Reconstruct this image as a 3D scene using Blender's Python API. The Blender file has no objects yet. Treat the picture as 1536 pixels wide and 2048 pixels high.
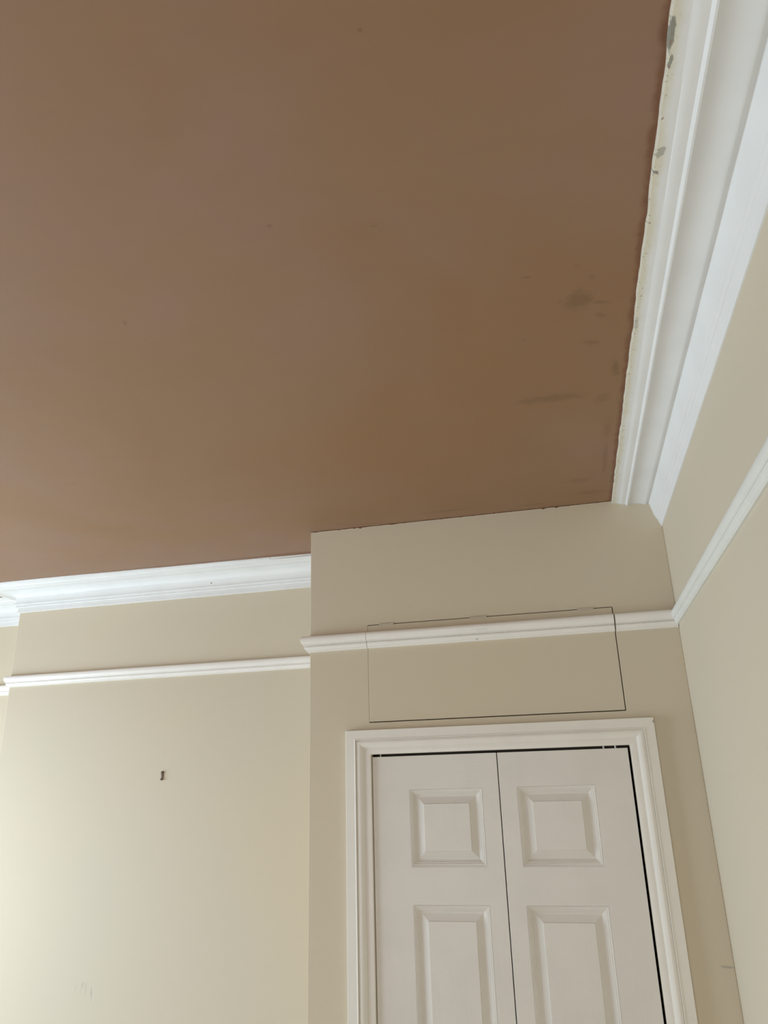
import bpy, bmesh, math, random
from mathutils import Vector, Matrix, noise
C = bpy.context.scene.collection
SC = bpy.context.scene
random.seed(7)

# ------------------------------------------------------------------ camera
EYE = 1.885
F, PITCH, ROLL, YAW = 1495.7254, 0.35246, 0.02808, 0.22863
R = (Matrix.Rotation(YAW, 3, 'Z') @ Matrix.Rotation(PITCH, 3, 'X') @ Matrix.Rotation(ROLL, 3, 'Y'))
cd = bpy.data.cameras.new('camera'); cam = bpy.data.objects.new('camera', cd); C.objects.link(cam)
cd.sensor_fit = 'HORIZONTAL'; cd.sensor_width = 36.0; cd.lens = F / 1536 * 36.0; cd.clip_start = 0.02
rt, fw, up = R.col[0], R.col[1], R.col[2]
M = Matrix((( rt[0], up[0], -fw[0], 0), (rt[1], up[1], -fw[1], 0), (rt[2], up[2], -fw[2], EYE), (0, 0, 0, 1)))
cam.matrix_world = M
SC.camera = cam

# ------------------------------------------------------------------ world, daylight, added fill light, exposure
SC.view_settings.view_transform = 'Standard'
SC.view_settings.look = 'None'
SC.view_settings.gamma = 1.0
SC.view_settings.use_curve_mapping = False
SC.view_settings.exposure = 0.0
w = bpy.data.worlds.new('overcast_sky'); SC.world = w; w.use_nodes = True
w.node_tree.nodes['Background'].inputs['Color'].default_value = (0.75, 0.88, 1.0, 1)
w.node_tree.nodes['Background'].inputs['Strength'].default_value = 1.2

def window_light(name, loc, rot, sx, sy, power, col):
    l = bpy.data.lights.new(name, 'AREA'); l.shape = 'RECTANGLE'; l.size = sx; l.size_y = sy
    l.energy = power; l.color = col
    o = bpy.data.objects.new(name, l); C.objects.link(o); o.location = loc; o.rotation_euler = rot
    return o

# room dimensions (metres)
XR, XL_CUP, YC = 0.341, -0.807, 2.340            # right wall, cupboard side, cupboard front
YB, X_CH, YD = 2.693, -2.234, 2.908              # chimney breast face, its left edge, alcove back
X_LEFT, Y_FRONT = -3.40, -3.0
H = EYE + 0.837
W1 = (0.60, 2.45, 0.70, 2.20)                    # window 1 in the left wall: y0 y1 z0 z1
W_FILL = (-2.00, -0.40, 0.45, 1.95)                  # unseen window added for fill in the front wall: x0 x1 z0 z1
TILT = math.radians(15)                         # tips the added fill light down into the room
window_light('daylight_window_1', (X_LEFT - 0.14, (W1[0]+W1[1])/2, (W1[2]+W1[3])/2), (0, -math.pi/2, 0),
             W1[3]-W1[2], W1[1]-W1[0], 92, (0.68, 0.85, 1.0))
window_light('added_fill_light', ((W_FILL[0]+W_FILL[1])/2, Y_FRONT - 0.50, (W_FILL[2]+W_FILL[3])/2 + .15), (math.pi/2 - TILT, 0, 0),
             W_FILL[1]-W_FILL[0], W_FILL[3]-W_FILL[2], 56, (0.98, 0.97, 0.98))  # fill light added behind the camera, with its unseen window

# ------------------------------------------------------------------ material helpers
class NT:
    def __init__(s, name):
        s.m = bpy.data.materials.new(name); s.m.use_nodes = True
        s.t = s.m.node_tree; s.n = s.t.nodes; s.l = s.t.links
        s.b = s.n['Principled BSDF']
        s.pos = s.n.new('ShaderNodeNewGeometry').outputs['Position']
        s.sep = s.n.new('ShaderNodeSeparateXYZ'); s.l.new(s.pos, s.sep.inputs[0])
        s.ax = {'x': s.sep.outputs[0], 'y': s.sep.outputs[1], 'z': s.sep.outputs[2]}
    def put(s, sock, v):
        if isinstance(v, (int, float)): sock.default_value = v
        elif isinstance(v, (tuple, list)): sock.default_value = tuple(v) if len(v) == len(sock.default_value) else tuple(v) + (1,)
        else: s.l.new(v, sock)
    def math(s, op, a, b=0.0, c=None, clamp=False):
        n = s.n.new('ShaderNodeMath'); n.operation = op; n.use_clamp = clamp
        s.put(n.inputs[0], a); s.put(n.inputs[1], b)
        if c is not None: s.put(n.inputs[2], c)
        return n.outputs[0]
    def noise(s, scale, detail=3, vec=None, rough=0.5, stretch=None, distort=0.0):
        v = vec or s.pos
        if stretch:
            mp = s.n.new('ShaderNodeMapping'); s.l.new(v, mp.inputs[0]); mp.inputs['Scale'].default_value = stretch; v = mp.outputs[0]
        n = s.n.new('ShaderNodeTexNoise'); s.l.new(v, n.inputs['Vector'])
        n.inputs['Scale'].default_value = scale; n.inputs['Detail'].default_value = detail
        n.inputs['Roughness'].default_value = rough; n.inputs['Distortion'].default_value = distort
        return n.outputs['Fac']
    def ramp(s, v, lo, hi, a=0.0, b=1.0):
        n = s.n.new('ShaderNodeMapRange'); n.interpolation_type = 'SMOOTHSTEP'
        s.put(n.inputs['Value'], v); s.put(n.inputs['From Min'], lo); s.put(n.inputs['From Max'], hi)
        n.inputs['To Min'].default_value = a; n.inputs['To Max'].default_value = b
        return n.outputs[0]
    def mix(s, f, a, b):
        n = s.n.new('ShaderNodeMix'); n.data_type = 'RGBA'
        s.put(n.inputs[0], f); s.put(n.inputs[6], a); s.put(n.inputs[7], b)
        return n.outputs[2]
    def stain(s, axes, cx, cy, rx, ry, ang, strength, wob, soft=1.0):
        """0..strength mask of an irregular blot on the plane of the two axes"""
        a, b = s.ax[axes[0]], s.ax[axes[1]]
        dx = s.math('SUBTRACT', a, cx); dy = s.math('SUBTRACT', b, cy)
        ca, sa = math.cos(ang), math.sin(ang)
        u = s.math('ADD', s.math('MULTIPLY', dx, ca / rx), s.math('MULTIPLY', dy, sa / rx))
        v = s.math('ADD', s.math('MULTIPLY', dx, -sa / ry), s.math('MULTIPLY', dy, ca / ry))
        r = s.math('SQRT', s.math('ADD', s.math('MULTIPLY', u, u), s.math('MULTIPLY', v, v)))
        r = s.math('ADD', r, s.math('MULTIPLY', s.math('SUBTRACT', wob, 0.5), 1.8))
        return s.ramp(r, 1.0 - 0.65 * soft, 1.0 + 0.15, strength, 0.0)
    def blots(s, lst):
        tot = None
        for o in lst: tot = o if tot is None else s.math('MAXIMUM', tot, o)
        return tot
    def done(s, col, rough=0.6, bump=None, strength=0.2, dist=0.002, spec=0.3):
        s.put(s.b.inputs['Base Color'], col); s.put(s.b.inputs['Roughness'], rough)
        s.b.inputs['Specular IOR Level'].default_value = spec
        if bump is not None:
            n = s.n.new('ShaderNodeBump'); n.inputs['Strength'].default_value = strength; n.inputs['Distance'].default_value = dist
            s.put(n.inputs['Height'], bump); s.l.new(n.outputs[0], s.b.inputs['Normal'])
        return s.m

WALL = (0.638, 0.558, 0.430)
PLASTER = (0.295, 0.160, 0.078)
DARKPL = (0.30, 0.150, 0.085)

def mat_wall(name, base=WALL, marks=None, top_edge=False):
    t = NT(name)
    big = t.noise(1.3, 3); fine = t.noise(420, 2)
    col = t.mix(t.ramp(big, .3, .7), base, tuple(c * k for c, k in zip(base, (1.03, 1.01, .97))))
    if marks:
        wob = t.noise(60, 4)
        col = t.mix(t.blots([t.stain(*m, wob) for m in marks]), col, (0.30, 0.28, 0.26))
    if top_edge:
        wob = t.noise(55, 5, rough=.7, stretch=(1, 1, .3)); wob2 = t.noise(9, 3)
        d = t.math('SUBTRACT', H, t.ax['z'])                       # distance below the ceiling
        lim = t.math('MULTIPLY', t.ramp(wob, .48, .75), t.ramp(wob2, .35, .65, .0015, .008))
        sm = t.ramp(t.math('SUBTRACT', d, lim), -.0003, .0006, 1, 0)
        col = t.mix(sm, col, (0.22, 0.115, 0.07))
        rim = t.ramp(t.math('SUBTRACT', d, t.math('ADD', lim, .0035)), -.002, .001, .55, 0)
        rim = t.math('MULTIPLY', rim, t.math('SUBTRACT', 1.0, sm))
        col = t.mix(rim, col, (0.80, 0.74, 0.60))
    return t.done(col, 0.62, t.math('ADD', fine, t.math('MULTIPLY', t.noise(35, 3), 1.5)), 0.10, 0.0012)

def mat_ceiling():
    t = NT('bare_skimmed_plaster')
    a = t.noise(1.6, 4, distort=.6); b = t.noise(4.5, 4, distort=.8, stretch=(1, .7, 1)); c = t.noise(26, 4, stretch=(.35, 1, 1))
    col = t.mix(t.ramp(a, .32, .68), PLASTER, (0.310, 0.185, 0.122))
    col = t.mix(t.ramp(b, .35, .7, 0, .55), col, (0.305, 0.172, 0.088))
    col = t.mix(t.ramp(c, .4, .75, 0, .12), col, (0.245, 0.150, 0.100))
    wob = t.noise(38, 5, rough=.65)
    S = [  # x, y, rx, ry, angle, strength
        (.098, 1.222, .030, .034, .2, .85), (.138, 1.240, .022, .007, .25, .8), (.006, 1.129, .011, .005, 0, .8),
        (.065, 1.218, .008, .008, 0, .5), (.094, 1.12, .006, .006, 0, .5), (.120, 1.160, .006, .010, 0, .5), (.137, 1.282, .016, .008, .8, .55),
        (.122, 1.375, .022, .012, .3, .7), (.176, 1.500, .011, .045, -.1, .75), (.030, 1.592, .075, .022, 0, .7),
        (.085, 1.600, .035, .012, .1, .5), (.150, 1.62, .02, .03, 0, .45), (-.011, 1.328, .006, .006, 0, .6),
        (-.379, .889, .005, .005, 0, .7), (-.220, .931, .007, .006, 0, .5), (-.739, 1.059, .005, .010, .4, .7),
        (-.155, .611, .003, .003, 0, .8), (-.612, 1.848, .008, .006, 0, .45), (-.324, 2.268, .09, .012, 0, .55),
        (.170, 1.998, .008, .12, 0, .55), (.10, 2.13, .05, .02, 0, .45), (-.05, 2.295, .06, .010, 0, .45),
        (.14, 2.24, .05, .018, 0, .5), (-.62, 2.31, .10, .010, .1, .4), (.168, 1.80, .012, .06, 0, .4)]
    st = t.blots([t.stain('xy', *q, wob) for q in S])
    col = t.mix(t.math('MULTIPLY', st, .55), col, (0.155, 0.080, 0.038))
    # darker red damp margin where the new plaster meets cornice and cupboard
    wob2 = t.noise(22, 4, rough=.7)
    dx = t.math('SUBTRACT', .2035, t.ax['x'])
    e1 = t.ramp(t.math('SUBTRACT', dx, t.math('MULTIPLY', wob2, .022)), -.006, .006, .8, 0)
    dy = t.math('SUBTRACT', 2.34, t.ax['y'])
    e2 = t.ramp(t.math('SUBTRACT', dy, t.math('MULTIPLY', wob2, .020)), -.008, .004, .8, 0)
    e2 = t.math('MULTIPLY', e2, t.math('GREATER_THAN', t.ax['x'], XL_CUP))
    dc = t.math('SUBTRACT', 2.553, t.ax['y'])
    e3 = t.ramp(t.math('SUBTRACT', dc, t.math('MULTIPLY', wob2, .024)), -.010, .008, .5, 0)
    col = t.mix(t.math('MAXIMUM', t.math('MAXIMUM', e1, e2), e3), col, (0.180, 0.072, 0.035))
    sweep = t.noise(7, 3, stretch=(.4, 3, 1), distort=1.0)
    return t.done(col, 0.48, t.math('ADD', t.math('MULTIPLY', sweep, .3), t.noise(160, 3)), 0.06, 0.0015, spec=.4)

def mat_white(name, base=(0.83, 0.82, 0.79), rough=.42, marks=None, axes='xz', grain=False, edge_cream=False, spec=.4):
    t = NT(name)
    col = t.mix(t.ramp(t.noise(9, 4), .35, .7), base, tuple(c * .965 for c in base))
    if marks:
        wob = t.noise(90, 3)
        col = t.mix(t.blots([t.stain(axes, *m, wob) for m in marks]), col, (0.16, 0.14, 0.12))
    if edge_cream:      # old cream paint and bare plaster left along the ceiling edge of the cornice
        wob = t.noise(14, 4, rough=.7, stretch=(1, .5, 1)); d = t.math('SUBTRACT', t.ax['x'], XR - .142)
        k = t.ramp(t.math('SUBTRACT', d, t.math('MULTIPLY', wob, .030)), -.010, .004, .8, 0)
        col = t.mix(k, col, (0.72, 0.66, 0.50))
        wob3 = t.noise(90, 4)
        chip = t.blots([t.stain('xy', *m, wob3, .35) for m in [(.2025, .705, .0038, .024, 0, .8), (.2055, .742, .0022, .011, .1, .75), (.2085, .888, .005, .010, .3, .5), (.204, .925, .005, .0025, .5, .8), (.205, 1.32, .004, .03, 0, .3)]])
        col = t.mix(chip, col, (0.19, 0.19, 0.16))
        wob4 = t.noise(190, 3)
        fleck = t.math('MULTIPLY', t.ramp(wob4, .62, .68), t.ramp(d, .008, .012, .8, 0))
        col = t.mix(fleck, col, (0.30, 0.19, 0.12))
    bump = t.math('ADD', t.math('MULTIPLY', t.noise(40, 3), .5), t.math('MULTIPLY', t.noise(420, 2), .3))
    if grain:
        h1 = t.noise(1, 4, rough=.65, stretch=(7, 7, 420), distort=.3)
        v1 = t.noise(1, 4, rough=.65, stretch=(420, 7, 7), distort=.3)
        z = t.math('SUBTRACT', t.ax['z'], EYE)
        rail = t.math('GREATER_THAN', z, -.008)
        r2 = t.math('MULTIPLY', t.math('LESS_THAN', z, -.222), t.math('GREATER_THAN', z, -.317))
        f = t.math('MAXIMUM', rail, r2)
        bump = t.math('ADD', t.math('MULTIPLY', h1, f), t.math('MULTIPLY', v1, t.math('SUBTRACT', 1.0, f)))
        return t.done(col, rough, bump, .22, .0012, spec)
    return t.done(col, rough, bump, .14, .0012, spec)

M_WALL = mat_wall('cream_wall_paint')
M_CUP = mat_wall('cream_wall_paint_ragged_top', top_edge=True, marks=[('xz', .326, EYE-.455, .022, .0035, -.05, .5)])
M_CHIM = mat_wall('cream_wall_paint_scuffed', marks=[
    ('xz', -1.722, EYE-.645, .003, .030, .12, .55), ('xz', -1.745, EYE-.632, .003, .022, 0, .25),
    ('xz', -1.760, EYE-.625, .006, .018, -.2, .20), ('xz', -1.785, EYE-.630, .004, .016, -.3, .15)])
M_CEIL = mat_ceiling()
M_CORN_R = mat_white('white_cornice_paint', (0.84, 0.825, 0.80), .5, edge_cream=True)
M_CORN_C = mat_white('white_cornice_paint_nail_hole', (0.84, 0.825, 0.80), .5, marks=[(-1.344, EYE+.788, .0035, .0035, 0, 1.0), (-1.05, EYE+.833, .003, .002, 0, .8), (-2.02, EYE+.80, .004, .003, 0, .25)])
M_RAIL = mat_white('white_picture_rail_gloss', (0.87, 0.82, 0.755), .32, marks=[(-.255, EYE+.425, .005, .003, 0, .35), (-.235, EYE+.452, .02, .004, 0, .08)])
M_RAIL_R = mat_white('cream_tinted_rail_paint', (0.78, 0.765, 0.70), .42)
M_ARCH = mat_white('white_architrave_gloss', (0.83, 0.78, 0.70), .34, marks=[(.2285, EYE+.155, .003, .004, 0, .8)])
M_DOOR = mat_white('white_moulded_door_paint', (0.75, 0.70, 0.63), .38, grain=True)
M_FLOOR = None

t = NT('pale_worn_boards')
brd = t.n.new('ShaderNodeTexBrick'); t.l.new(t.pos, brd.inputs['Vector'])
brd.inputs['Scale'].default_value = 1.0; brd.inputs['Brick Width'].default_value = 1.9; brd.inputs['Row Height'].default_value = .12
brd.inputs['Mortar Size'].default_value = .002; brd.inputs['Color1'].default_value = (.68, .62, .53, 1); brd.inputs['Color2'].default_value = (.74, .68, .59, 1); brd.inputs['Mortar'].default_value = (.10, .06, .04, 1)
M_FLOOR = t.done(t.mix(t.ramp(t.noise(3, 5, stretch=(1, 14, 1)), .3, .7, 0, .4), brd.outputs['Color'], (.62, .55, .46)), .45)
t = NT('bare_cupboard_board'); M_DARK = t.done(t.mix(t.noise(5, 3), (.10, .085, .07), (.14, .12, .10)), .9)
t = NT('rusty_brown_metal'); M_RUST = t.done(t.mix(t.ramp(t.noise(300, 3), .35, .65), (.10, .065, .045), (.22, .16, .12)), .5, t.noise(500, 2), .3, .001); t.b.inputs['Metallic'].default_value = .4
t = NT('galvanised_steel'); M_STEEL = t.done((.5, .5, .5), .35); t.b.inputs['Metallic'].default_value = .9
t = NT('cream_paint_on_hinge'); M_HINGE = t.done(t.mix(t.noise(200, 2), (.58, .50, .385), (.64, .56, .44)), .5, t.noise(300, 2), .4, .001)

# ------------------------------------------------------------------ mesh helpers (world coordinates)
def link(name, bm, mat, parent=None, origin=None, smooth=None):
    bm.normal_update()
    me = bpy.data.meshes.new(name); 
    org = Vector(origin) if origin is not None else Vector((0, 0, 0))
    if parent is not None and origin is None: org = Vector(parent['_org'])
    bmesh.ops.translate(bm, verts=bm.verts, vec=-org)
    bm.to_mesh(me); bm.free()
    o = bpy.data.objects.new(name, me); C.objects.link(o)
    me.materials.append(mat)
    if smooth is not None:
        for p in me.polygons: p.use_smooth = True
        me.set_sharp_from_angle(angle=math.radians(smooth))
    if parent is not None:
        o.parent = parent; o.location = org - Vector(parent['_org'])
    else: o.location = org
    o['_org'] = tuple(org)
    return o
def tag(o, label, cat, group=None, kind=None):
    o['label'] = label; o['category'] = cat
    if group: o['group'] = group
    if kind: o['kind'] = kind
    return o
def empty(name, loc):
    o = bpy.data.objects.new(name, None); C.objects.link(o); o.location = loc; o['_org'] = tuple(loc); o.empty_display_size = .05
    return o
def box(bm, x0, x1, y0, y1, z0, z1):
    v = [bm.verts.new(p) for p in ((x0,y0,z0),(x1,y0,z0),(x1,y1,z0),(x0,y1,z0),(x0,y0,z1),(x1,y0,z1),(x1,y1,z1),(x0,y1,z1))]
    for f in ((0,3,2,1),(4,5,6,7),(0,1,5,4),(1,2,6,5),(2,3,7,6),(3,0,4,7)): bm.faces.new([v[i] for i in f])
def slab(bm, us, vs, solid, plane, a, b):
    """a slab between a and b on an axis, with openings: cells of the grid us x vs for which solid(i,j)"""
    def P(u, v, w): return {'y': (u, w, v), 'x': (w, u, v), 'z': (u, v, w)}[plane]
    cache = {}
    def V(i, j, k):
        key = (i, j, k)
        if key not in cache: cache[key] = bm.verts.new(P(us[i], vs[j], (a, b)[k]))
        return cache[key]
    n, m = len(us) - 1, len(vs) - 1
    ok = lambda i, j: 0 <= i < n and 0 <= j < m and solid(i, j)
    for i in range(n):
        for j in range(m):
            if not ok(i, j): continue
            for k in (0, 1): bm.faces.new([V(i,j,k), V(i+1,j,k), V(i+1,j+1,k), V(i,j+1,k)])
            if not ok(i-1, j): bm.faces.new([V(i,j,0), V(i,j+1,0), V(i,j+1,1), V(i,j,1)])
            if not ok(i+1, j): bm.faces.new([V(i+1,j,0), V(i+1,j+1,0), V(i+1,j+1,1), V(i+1,j,1)])
            if not ok(i, j-1): bm.faces.new([V(i,j,0), V(i+1,j,0), V(i+1,j,1), V(i,j,1)])
            if not ok(i, j+1): bm.faces.new([V(i,j+1,0), V(i+1,j+1,0), V(i+1,j+1,1), V(i,j+1,1)])
    bmesh.ops.recalc_face_normals(bm, faces=bm.faces)
def sweep(bm, path, prof, side, z0, zsign, step=None, jitter=None):
    """sweep a profile (d = out from the wall, q = up or down) along a plan polyline with mitred corners"""
    pts = [Vector(p) for p in path]; n = len(pts)
    dirs = [(pts[i+1] - pts[i]).normalized() for i in range(n-1)]
    nor = [Vector((-d.y, d.x)) * side for d in dirs]
    st = []                                        # stations: point, offset vector, arclength
    s = 0.0
    for i in range(n):
        if i == 0: off = nor[0]
        elif i == n-1: off = nor[-1]
        else:
            m = (nor[i-1] + nor[i]).normalized(); off = m / m.dot(nor[i])
        st.append((pts[i], off, s))
        if i < n-1:
            L = (pts[i+1] - pts[i]).length
            if step:
                k = max(1, int((L - .3) / step)) if L > .5 else 0
                for j in range(1, k):
                    u = .15 + (L - .3) * j / k
                    st.append((pts[i] + dirs[i] * u, nor[i], s + u))
            s += L
    rings = []
    for p, off, sa in st:
        ring = []
        for i, (d, q) in enumerate(prof):
            dd, qq = jitter(i, sa, d, q) if jitter else (d, q)
            a = p + off * dd
            ring.append(bm.verts.new((a.x, a.y, z0 + zsign * qq)))
        rings.append(ring)
    for a, b in zip(rings, rings[1:]):
        for i in range(len(prof) - 1): bm.faces.new((a[i], a[i+1], b[i+1], b[i]))
    for ring in (rings[0], rings[-1]): bm.faces.new(ring)
    bmesh.ops.recalc_face_normals(bm, faces=bm.faces)

# ------------------------------------------------------------------ the room shell
def struct(o, label, cat): return tag(o, label, cat, kind='structure')
T = .12
bm = bmesh.new(); slab(bm, [X_LEFT-T, XR+T], [Y_FRONT-T, YD+T], lambda i, j: True, 'z', H, H+.1)
struct(link('ceiling', bm, M_CEIL), 'bare brown-pink skimmed plaster ceiling with small dark stains', 'ceiling')
bm = bmesh.new(); slab(bm, [X_LEFT-T, XR+T], [Y_FRONT-T, YD+T], lambda i, j: True, 'z', -.1, 0)
struct(link('floor', bm, M_FLOOR), 'pale board floor under the cream walls', 'floor')
bm = bmesh.new(); slab(bm, [Y_FRONT, YD], [0, H], lambda i, j: True, 'x', XR, XR+T)
struct(link('wall_right', bm, M_WALL), 'cream painted wall on the right, running beside the wide white cornice', 'wall')
bm = bmesh.new(); slab(bm, [Y_FRONT, W1[0], W1[1], YD], [0, W1[2], W1[3], H], lambda i, j: not (i == 1 and j == 1), 'x', X_LEFT-T, X_LEFT)
struct(link('wall_left', bm, M_WALL), 'cream painted wall with the window that lights the chimney breast', 'wall')
bm = bmesh.new(); slab(bm, [X_LEFT-T, W_FILL[0], W_FILL[1], XR+T], [0, W_FILL[2], W_FILL[3], H], lambda i, j: not (i == 1 and j == 1), 'y', Y_FRONT-T, Y_FRONT)
struct(link('wall_front', bm, M_WALL), 'cream painted wall with an added fill window, opposite the cupboard', 'wall')
bm = bmesh.new(); slab(bm, [X_LEFT-T, XR+T], [0, H], lambda i, j: True, 'y', YD, YD+T)
struct(link('wall_back', bm, M_WALL), 'cream alcove wall left of the chimney breast', 'wall')
bm = bmesh.new(); box(bm, X_CH, XR, YB, YD, 0, H)
ch = link('wall_chimney', bm, M_CHIM)
bv = ch.modifiers.new('soft_arris', 'BEVEL'); bv.width = .003; bv.segments = 2
struct(ch, 'cream chimney breast with faint finger scuffs, left of the cupboard', 'wall')

# cupboard front: doorway and hatch openings
DX0, DX1, DZ = -.605, .157, EYE + .095
HX0, HX1, HZ0, HZ1 = -.610, .1605, EYE + .190, EYE + .4975
TH = .022
bm = bmesh.new()
xs = sorted([XL_CUP, HX0, DX0, DX1, HX1, XR]); zs = [0, DZ, HZ0, HZ1, H]
def solid(i, j):
    xm, zm = (xs[i] + xs[i+1]) / 2, (zs[j] + zs[j+1]) / 2
    if DX0 < xm < DX1 and zm < DZ: return False
    if HX0 < xm < HX1 and HZ0 < zm < HZ1: return False
    return True
slab(bm, xs, zs, solid, 'y', YC, YC + TH)
box(bm, XL_CUP, XL_CUP + TH, YC + TH, YB, 0, H)
bmesh.ops.remove_doubles(bm, verts=bm.verts, dist=1e-5)
cw = link('wall_cupboard', bm, M_CUP)
bv = cw.modifiers.new('soft_arris', 'BEVEL'); bv.width = .0016; bv.segments = 2; bv.limit_method = 'ANGLE'
struct(cw, 'cream boxed-in cupboard wall around the white double doors, ragged paint along the ceiling', 'wall')
bm = bmesh.new()                                               # dark lining and shelf inside the cupboard
box(bm, XL_CUP + TH, XR, YB - .012, YB, 0, H); box(bm, XL_CUP + TH, XR, YC + TH + .02, YB - .012, DZ + .02, DZ + .04)
box(bm, DX0 - .03, DX1 + .03, YC + TH + .03, YC + TH + .045, DZ - .03, DZ + .02)
struct(link('trim_cupboard_lining', bm, M_DARK), 'dark board lining inside the cupboard behind the doors', 'lining')

# ------------------------------------------------------------------ cornices
CORN = [(.0, -.002), (.141, -.002), (.1405, .004), (.139, .0075), (.121, .0098), (.1185, .0102), (.1165, .0118), (.108, .0134), (.1000, .0142),
        (.0985, .0168), (.0960, .0195), (.0930, .0200), (.0895, .0180), (.083, .0156), (.073, .0148), (.062, .0155), (.052, .0176), (.044, .0202),
        (.0400, .0213), (.0375, .0211), (.0345, .0195), (.0308, .0178), (.0298, .0181), (.0285, .0206), (.0265, .0272), (.0240, .0360), (.0220, .0450), (.0200, .0540), (.0180, .0615),
        (.0168, .0640), (.0150, .0652), (.0135, .0700), (.0120, .0735), (.0100, .0750), (.0085, .0810), (.0070, .0850),
        (.0050, .0872), (.0035, .0950), (.0025, .0985), (.0, .0990)]
CORN_CRISP = [(.0, -.002), (.141, -.002), (.1405, .004), (.139, .0065), (.121, .0095), (.1185, .0105), (.1165, .0150), (.108, .0165), (.0985, .0180),
        (.0955, .0200), (.0920, .0200), (.0880, .0180), (.082, .0165), (.073, .0155), (.062, .0155), (.052, .0165), (.044, .0185),
        (.0375, .0205), (.0330, .0215), (.0290, .0230), (.0260, .0250), (.0220, .0280), (.0190, .0300), (.0165, .0330), (.0155, .0400), (.0150, .0500), (.0152, .0560), (.0165, .0610),
        (.0180, .0640), (.0180, .0655), (.0118, .0662), (.0116, .0730), (.0130, .0745), (.0130, .0760), (.0065, .0768), (.0063, .0860),
        (.0080, .0940), (.0080, .0975), (.0, .0990)]
def wav(s, f, k): return noise.noise(Vector((s * f, k * 3.1, .7)))
def jit(seed, taper=None, k=1.0):
    def j(i, s, d, q):
        if i in (1, 2, 3):
            d += .0028 * wav(s, 9, seed) + .0014 * wav(s, 45, seed + 1)
            if taper: d += taper(s)
        elif i < len(CORN) - 1:
            d += k * .0006 * wav(s, 4, seed + i / 12) ; q += k * .0006 * wav(s, 5, seed + i / 12 + 9)
        if i >= len(CORN) - 3: q += .0012 * wav(s, 7, seed)
        return max(d, 0), q
    return j
bm = bmesh.new()
sweep(bm, [(XR, Y_FRONT), (XR, YC + .006)], CORN, 1, H, -1, .012, jit(1))
pp = []                                                        # bead of old paint where the cornice dies into the cupboard
for (d0, q0), (d1, q1) in zip(CORN[1:], CORN[2:]):
    n = max(1, int(math.hypot(d1-d0, q1-q0) / .003))
    pp += [(d0 + (d1-d0)*k/n, q0 + (q1-q0)*k/n) for k in range(n)]
prev = None
for k, (d, q) in enumerate(pp):
    rr = .0012 + .0022 * max(0, noise.noise(Vector((k * .33, 2.2, 0))) + .15)
    ring = [
            bm.verts.new((XR - d + rr * .55 * math.cos(a), YC - rr * .5 * (1 + math.sin(a)) + .0006, H - q + rr * .75 * math.cos(a + .9) - .0008)) for a in (j * math.pi / 3 for j in range(6))]
    if prev:
        for j in range(6): bm.faces.new((prev[j], prev[(j+1) % 6], ring[(j+1) % 6], ring[j]))
    prev = ring
bmesh.ops.recalc_face_normals(bm, faces=bm.faces)
struct(link('trim_1', bm, M_CORN_R, smooth=32), 'wide white moulded cornice along the right wall, chipped cream edge at the ceiling', 'cornice')
bm = bmesh.new()
sweep(bm, [(XL_CUP + .004, YB), (X_CH, YB), (X_CH, YD), (X_LEFT, YD), (X_LEFT, Y_FRONT)], CORN_CRISP, 1, H, -1, .02,
      jit(5, lambda s: (-.024 * max(0, 1 - s / 1.1) if s < 1.1 else 0), .5))
struct(link('trim_2', bm, M_CORN_C, smooth=32), 'white moulded cornice over the chimney breast and alcove, one small nail hole', 'cornice')

# ------------------------------------------------------------------ picture rails
RAIL = [(0, 0), (.0075, 0), (.0092, .0012), (.0095, .0036), (.0112, .0044), (.0112, .0062), (.0140, .0085), (.0165, .0120), (.0178, .0150), (.0178, .0166),
        (.0130, .0172), (.0130, .0208), (.0205, .0212), (.0215, .0226), (.0212, .0245), (.0228, .0262), (.0258, .0300), (.0278, .0350), (.0286, .0400),
        (.0282, .0440), (.0268, .0474), (.0240, .0500), (.0190, .0515), (0, .0520)]
RAIL_SOFT = [(d + (.0042 if (i in (10, 11)) else 0), q) for i, (d, q) in enumerate(RAIL)]     # grooves clogged with paint
def rail(path, side, zbot, ds=1.0, zs_=1.0, jk=3, step=.02, prof=RAIL):
    bm = bmesh.new()
    sweep(bm, path, [(d * ds, q * zs_) for d, q in prof], side, zbot, 1, step,
          lambda i, s, d, q: (d * (1 + .02 * wav(s, 6, jk)), q + .0007 * wav(s, 3, jk)))
    return bm
ZR = EYE + .4205
g = .0016
struct(link('trim_3', rail([(XR - .002, YC), (HX1 + g, YC)], 1, ZR, jk=2), M_RAIL, smooth=35), 'short piece of white picture rail between the hatch and the right wall', 'picture rail')
struct(link('trim_4', rail([(HX0 - g, YC), (XL_CUP, YC), (XL_CUP, YB)], 1, ZR, ds=.93, jk=4), M_RAIL, smooth=35), 'white picture rail turning round the left corner of the cupboard, left of the hatch', 'picture rail')
struct(link('trim_5', rail([(XL_CUP, YB), (X_CH, YB), (X_CH, YD), (X_LEFT, YD), (X_LEFT, Y_FRONT)], 1, EYE + .427, .66, .86, 6), M_RAIL, smooth=35), 'thin white picture rail across the chimney breast and alcove', 'picture rail')
struct(link('trim_6', rail([(XR, Y_FRONT), (XR, YC - .004)], 1, EYE + .4285, .68, .75, 8, prof=RAIL_SOFT), M_RAIL_R, smooth=35), 'white picture rail rising along the right wall', 'picture rail')

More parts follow.
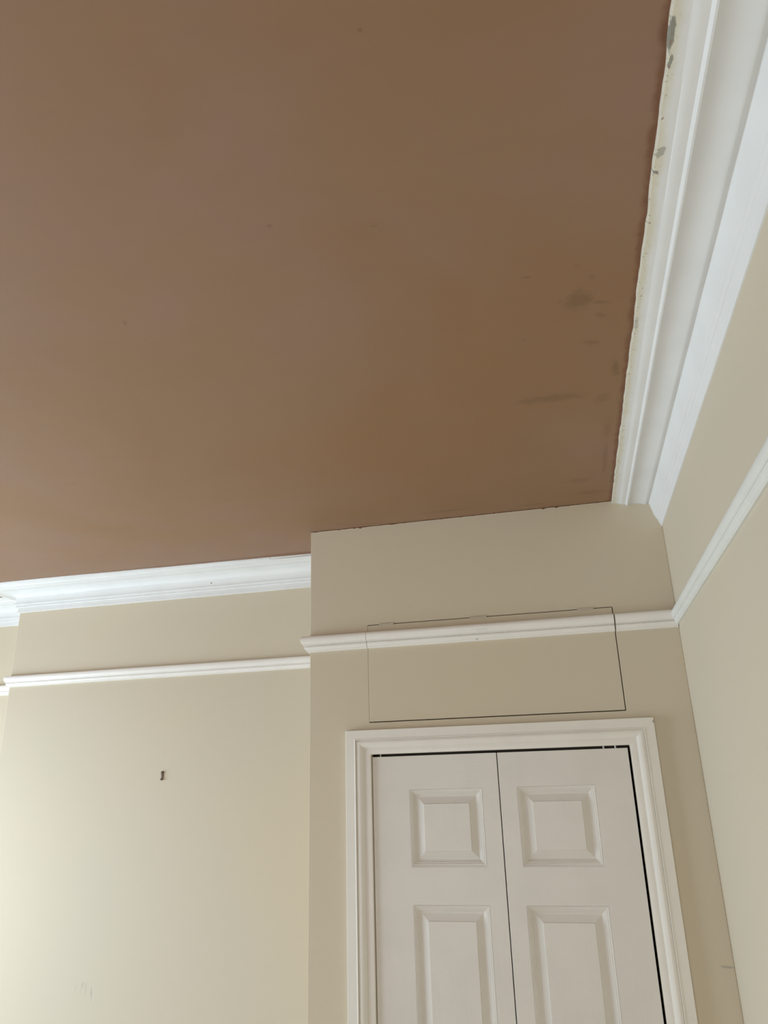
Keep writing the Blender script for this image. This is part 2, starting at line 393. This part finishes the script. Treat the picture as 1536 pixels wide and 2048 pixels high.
# ------------------------------------------------------------------ architrave
ARCH = [(0, -.002), (0, .0165), (.001, .0180), (.0265, .0185), (.0280, .0200), (.0300, .0200), (.0306, .0140), (.0330, .0165), (.0370, .0178), (.0420, .0172),
        (.0470, .0150), (.0510, .0125), (.0530, .0115), (.0534, .0078), (.0560, .0080), (.0715, .0078), (.0730, .0070), (.0733, -.022), (0, -.002)]
AX0, AX1, AZ = -.6835, .2305, EYE + .1675
bm = bmesh.new()
wid = ((DX0 - .0005) - AX0, AX1 - (DX1 + .0005), AZ - DZ)
rings = []
def ring_at(kind):
    r = []
    for u, d in ARCH[:-1]:
        k = u / .0733
        xl, xr, zt = AX0 + wid[0]*k, AX1 - wid[1]*k, AZ - wid[2]*k
        P = {'l0': (xl, YC-d, 0), 'l1': (xl, YC-d, zt), 'r1': (xr, YC-d, zt), 'r0': (xr, YC-d, 0)}[kind]
        r.append(P)
    return r
def quadstrip(bm, A, B, n=1):
    a = [[bm.verts.new(Vector(p).lerp(Vector(q), i / n)) for p, q in zip(A, B)] for i in range(n+1)]
    for r0, r1 in zip(a, a[1:]):
        for i in range(len(A) - 1): bm.faces.new((r0[i], r0[i+1], r1[i+1], r1[i]))
        bm.faces.new((r0[-1], r0[0], r1[0], r1[-1]))
    bm.faces.new(a[0]); bm.faces.new(a[-1])
    bmesh.ops.recalc_face_normals(bm, faces=bm.faces)
L0, L1, R1, R0 = (ring_at(k) for k in ('l0', 'l1', 'r1', 'r0'))
fr = empty('trim_7', (DX0, YC, 0)); struct(fr, 'white moulded architrave framing the cupboard double doors', 'door frame')
for nm, A, B in (('jamb', L0, L1), ('head', L1, R1), ('jamb', R1, R0)):
    bm = bmesh.new(); quadstrip(bm, A, B); link(nm, bm, M_ARCH, fr, smooth=30)

# ------------------------------------------------------------------ cupboard doors
PAN = [(0, 0), (.0025, -.0006), (.0035, -.0022), (.0075, -.0030), (.0088, -.0048), (.0125, -.0058), (.0140, -.0078), (.0190, -.0100), (.0215, -.0101),
       (.0385, -.0044), (.0400, -.0038), (.0410, -.0010), (.0420, -.0010)]
def panel_mesh(x0, x1, z0, z1, yf):
    bm = bmesh.new(); prev = None
    for t_, d in PAN:
        ring = [bm.verts.new(p) for p in ((x0+t_, yf-d, z0+t_), (x1-t_, yf-d, z0+t_), (x1-t_, yf-d, z1-t_), (x0+t_, yf-d, z1-t_))]
        if prev:
            for i in range(4): bm.faces.new((prev[i], prev[(i+1) % 4], ring[(i+1) % 4], ring[i]))
        prev = ring
    bm.faces.new(prev)
    bmesh.ops.recalc_face_normals(bm, faces=bm.faces)
    for f in bm.faces:
        if f.normal.y > 0: bmesh.ops.reverse_faces(bm, faces=bm.faces); break
    return bm
YF = YC + .0015
def leaf(x0, x1, px0, px1, label):
    root = empty('cupboard_door', (x0, YF, 0)); tag(root, label, 'cupboard door', 'pair of cupboard doors')
    ztop = EYE + .0875
    rows = [(EYE - .2195, EYE - .0095), (EYE - .955, EYE - .3185), (.19, EYE - 1.065)]
    us = [x0, px0, px1, x1]; vs = [.008] + [z for r in reversed(rows) for z in r] + [ztop]
    bm = bmesh.new(); slab(bm, us, vs, lambda i, j: not (i == 1 and j % 2 == 1), 'y', YF, YF + .034)
    lf = link('door_leaf', bm, M_DOOR, root)
    bv = lf.modifiers.new('eased_edge', 'BEVEL'); bv.width = .0008; bv.segments = 1; bv.limit_method = 'ANGLE'
    for a, b in rows: link('raised_panel', panel_mesh(px0, px1, a, b, YF), M_DOOR, root, smooth=20)
    bm = bmesh.new(); box(bm, px0, px1, YF + .0185, YF + .024, .19, ztop - .02)       # core board behind the mouldings
    link('core_board', bm, M_DARK, root)
    return root
def pivot(parent, x):                                              # steel pivot pin in the gap over a leaf
    bm = bmesh.new(); bmesh.ops.create_cone(bm, cap_ends=True, segments=12, radius1=.003, radius2=.003, depth=.009,
                                            matrix=Matrix.Translation((x, YF + .012, EYE + .0915)))
    link('pivot_pin', bm, M_STEEL, parent)
dl = leaf(-.6035, -.2245, -.4905, -.2735, 'left white cupboard door leaf with raised panels, beside the wider left stile')
dr = leaf(-.2217, .1503, -.1715, .0475, 'right white cupboard door leaf with raised panels, dark gap down its right edge')
pivot(dl, -.580); pivot(dr, .085); pivot(dr, .118)

# ------------------------------------------------------------------ access hatch above the doors
hx0, hx1, hz0, hz1 = HX0 + .0004, HX1 - .0024, HZ0 + .0026, HZ1 - .0022
hatch = empty('access_hatch', ((hx0+hx1)/2, YC, hz0)); tag(hatch, 'long cream access hatch set flush in the wall above the cupboard doors', 'hatch')
bm = bmesh.new(); box(bm, hx0, hx1, YC - .0003, YC + .018, hz0, hz1)
o = link('hatch_panel', bm, M_WALL, hatch); bv = o.modifiers.new('eased_edge', 'BEVEL'); bv.width = .0009; bv.segments = 2
o = link('picture_rail_piece', rail([(hx1 + .0004, YC), (hx0 - .0004, YC)], 1, ZR, jk=11), M_RAIL, hatch, smooth=35); o['label'] = 'white moulded picture rail strip across the hatch'
for xa, xb in ((-.571, -.523), (-.275, -.222), (.056, .105)):
    bm = bmesh.new()
    Lh = (xb - xa); n = 5
    for k in range(n):
        a = xa + Lh * k / n + .0003; b = xa + Lh * (k + 1) / n - .0003
        bmesh.ops.create_cone(bm, cap_ends=True, segments=14, radius1=.0032, radius2=.0032, depth=b - a,
                              matrix=Matrix.Translation(((a+b)/2, YC - .0006, HZ1 - .001)) @ Matrix.Rotation(math.pi/2, 4, 'Y'))
    box(bm, xa, xb, YC - .0008, YC + .004, HZ1 - .006, HZ1 + .005)
    o = link('hinge', bm, M_HINGE, hatch, smooth=30); o['label'] = 'small hinge painted over in cream'

# ------------------------------------------------------------------ picture hook left in the chimney breast
hk = empty('picture_hook', (-1.508, YB, EYE + .063)); tag(hk, 'tiny rusty brown metal hook left in the bare chimney breast wall', 'hook')
bm = bmesh.new()
out = [(-.0035, .014), (-.0062, .010), (-.0050, .005), (-.0036, 0), (-.0034, -.006), (-.0046, -.010), (-.0058, -.0135), (-.003, -.0165), (.002, -.0165), (.0042, -.014), (.0044, -.008), (.0048, 0), (.0052, .008), (.0050, .0145), (.001, .0155)]
f0 = [bm.verts.new((-1.508 + x, YB - .0005, EYE + .063 + z)) for x, z in out]
f1 = [bm.verts.new((-1.508 + x * .8, YB - .0035, EYE + .063 + z * .92)) for x, z in out]
bm.faces.new(f1); bm.faces.new(f0)
for i in range(len(out)): bm.faces.new((f0[i], f0[(i+1) % len(out)], f1[(i+1) % len(out)], f1[i]))
bmesh.ops.recalc_face_normals(bm, faces=bm.faces)
link('back_plate', bm, M_RUST, hk)
bm = bmesh.new(); bmesh.ops.create_uvsphere(bm, u_segments=12, v_segments=8, radius=.0040, matrix=Matrix.Translation((-1.508, YB - .0045, EYE + .0745)) @ Matrix.Diagonal((1, .8, 1, 1)))
link('nail_head', bm, M_RUST, hk, smooth=40)
bm = bmesh.new(); bmesh.ops.create_cone(bm, cap_ends=True, segments=12, radius1=.0038, radius2=.0030, depth=.008,
        matrix=Matrix.Translation((-1.5085, YB - .0055, EYE + .0495)) @ Matrix.Rotation(math.pi/2, 4, 'X'))
link('hook_tip', bm, M_RUST, hk, smooth=40)

# ------------------------------------------------------------------ baseboards and windows (outside the photo, light enters here; front window added for fill)
SK = [(0, 0), (.018, 0), (.018, .10), (.014, .115), (.008, .125), (.006, .14), (0, .145)]
for nm, path, lab in (('baseboard_left', [(X_CH, YB), (X_CH, YD), (X_LEFT, YD), (X_LEFT, Y_FRONT), (XR, Y_FRONT)], 'white baseboard along the alcove, left and front walls'),
                      ('baseboard_right', [(XR, Y_FRONT), (XR, YC)], 'white baseboard along the right wall'),
                      ('baseboard_back', [(XL_CUP, YB), (X_CH, YB)], 'white baseboard along the chimney breast')):
    bm = bmesh.new(); sweep(bm, path, SK, 1, 0, 1); struct(link(nm, bm, M_RAIL), lab, 'baseboard')
def window(nm, plane, a0, a1, z0, z1, w0, w1, lab):
    root = empty(nm, {'x': (w1, (a0+a1)/2, z0), 'y': ((a0+a1)/2, w1, z0)}[plane]); struct(root, lab, 'window')
    f = .05; zm = (z0 + z1) / 2; am = (a0 + a1) / 2
    bm = bmesh.new()
    slab(bm, [a0, a0+f, am-.012, am+.012, a1-f, a1], [z0, z0+f, zm-.02, zm+.02, z1-f, z1], lambda i, j: not (i in (1, 3) and j in (1, 3)), plane, w0, w0 + .04 if w1 > w0 else w0 - .04)
    link('window_frame', bm, M_RAIL, root)
    bm = bmesh.new()
    if plane == 'x': box(bm, w1 - .07, w1 + .05, a0 - .05, a1 + .05, z0 - .03, z0)
    else: box(bm, a0 - .05, a1 + .05, w1 - .07, w1 + .05, z0 - .03, z0)
    link('window_sill', bm, M_RAIL, root)
window('window_1', 'x', W1[0], W1[1], W1[2], W1[3], X_LEFT - .05, X_LEFT, 'white sash window in the left wall')
window('added_fill_window', 'y', W_FILL[0], W_FILL[1], W_FILL[2], W_FILL[3], Y_FRONT - .05, Y_FRONT, 'unseen white sash window added in the front wall for fill light')
for o in bpy.data.objects:
    if '_org' in o: del o['_org']
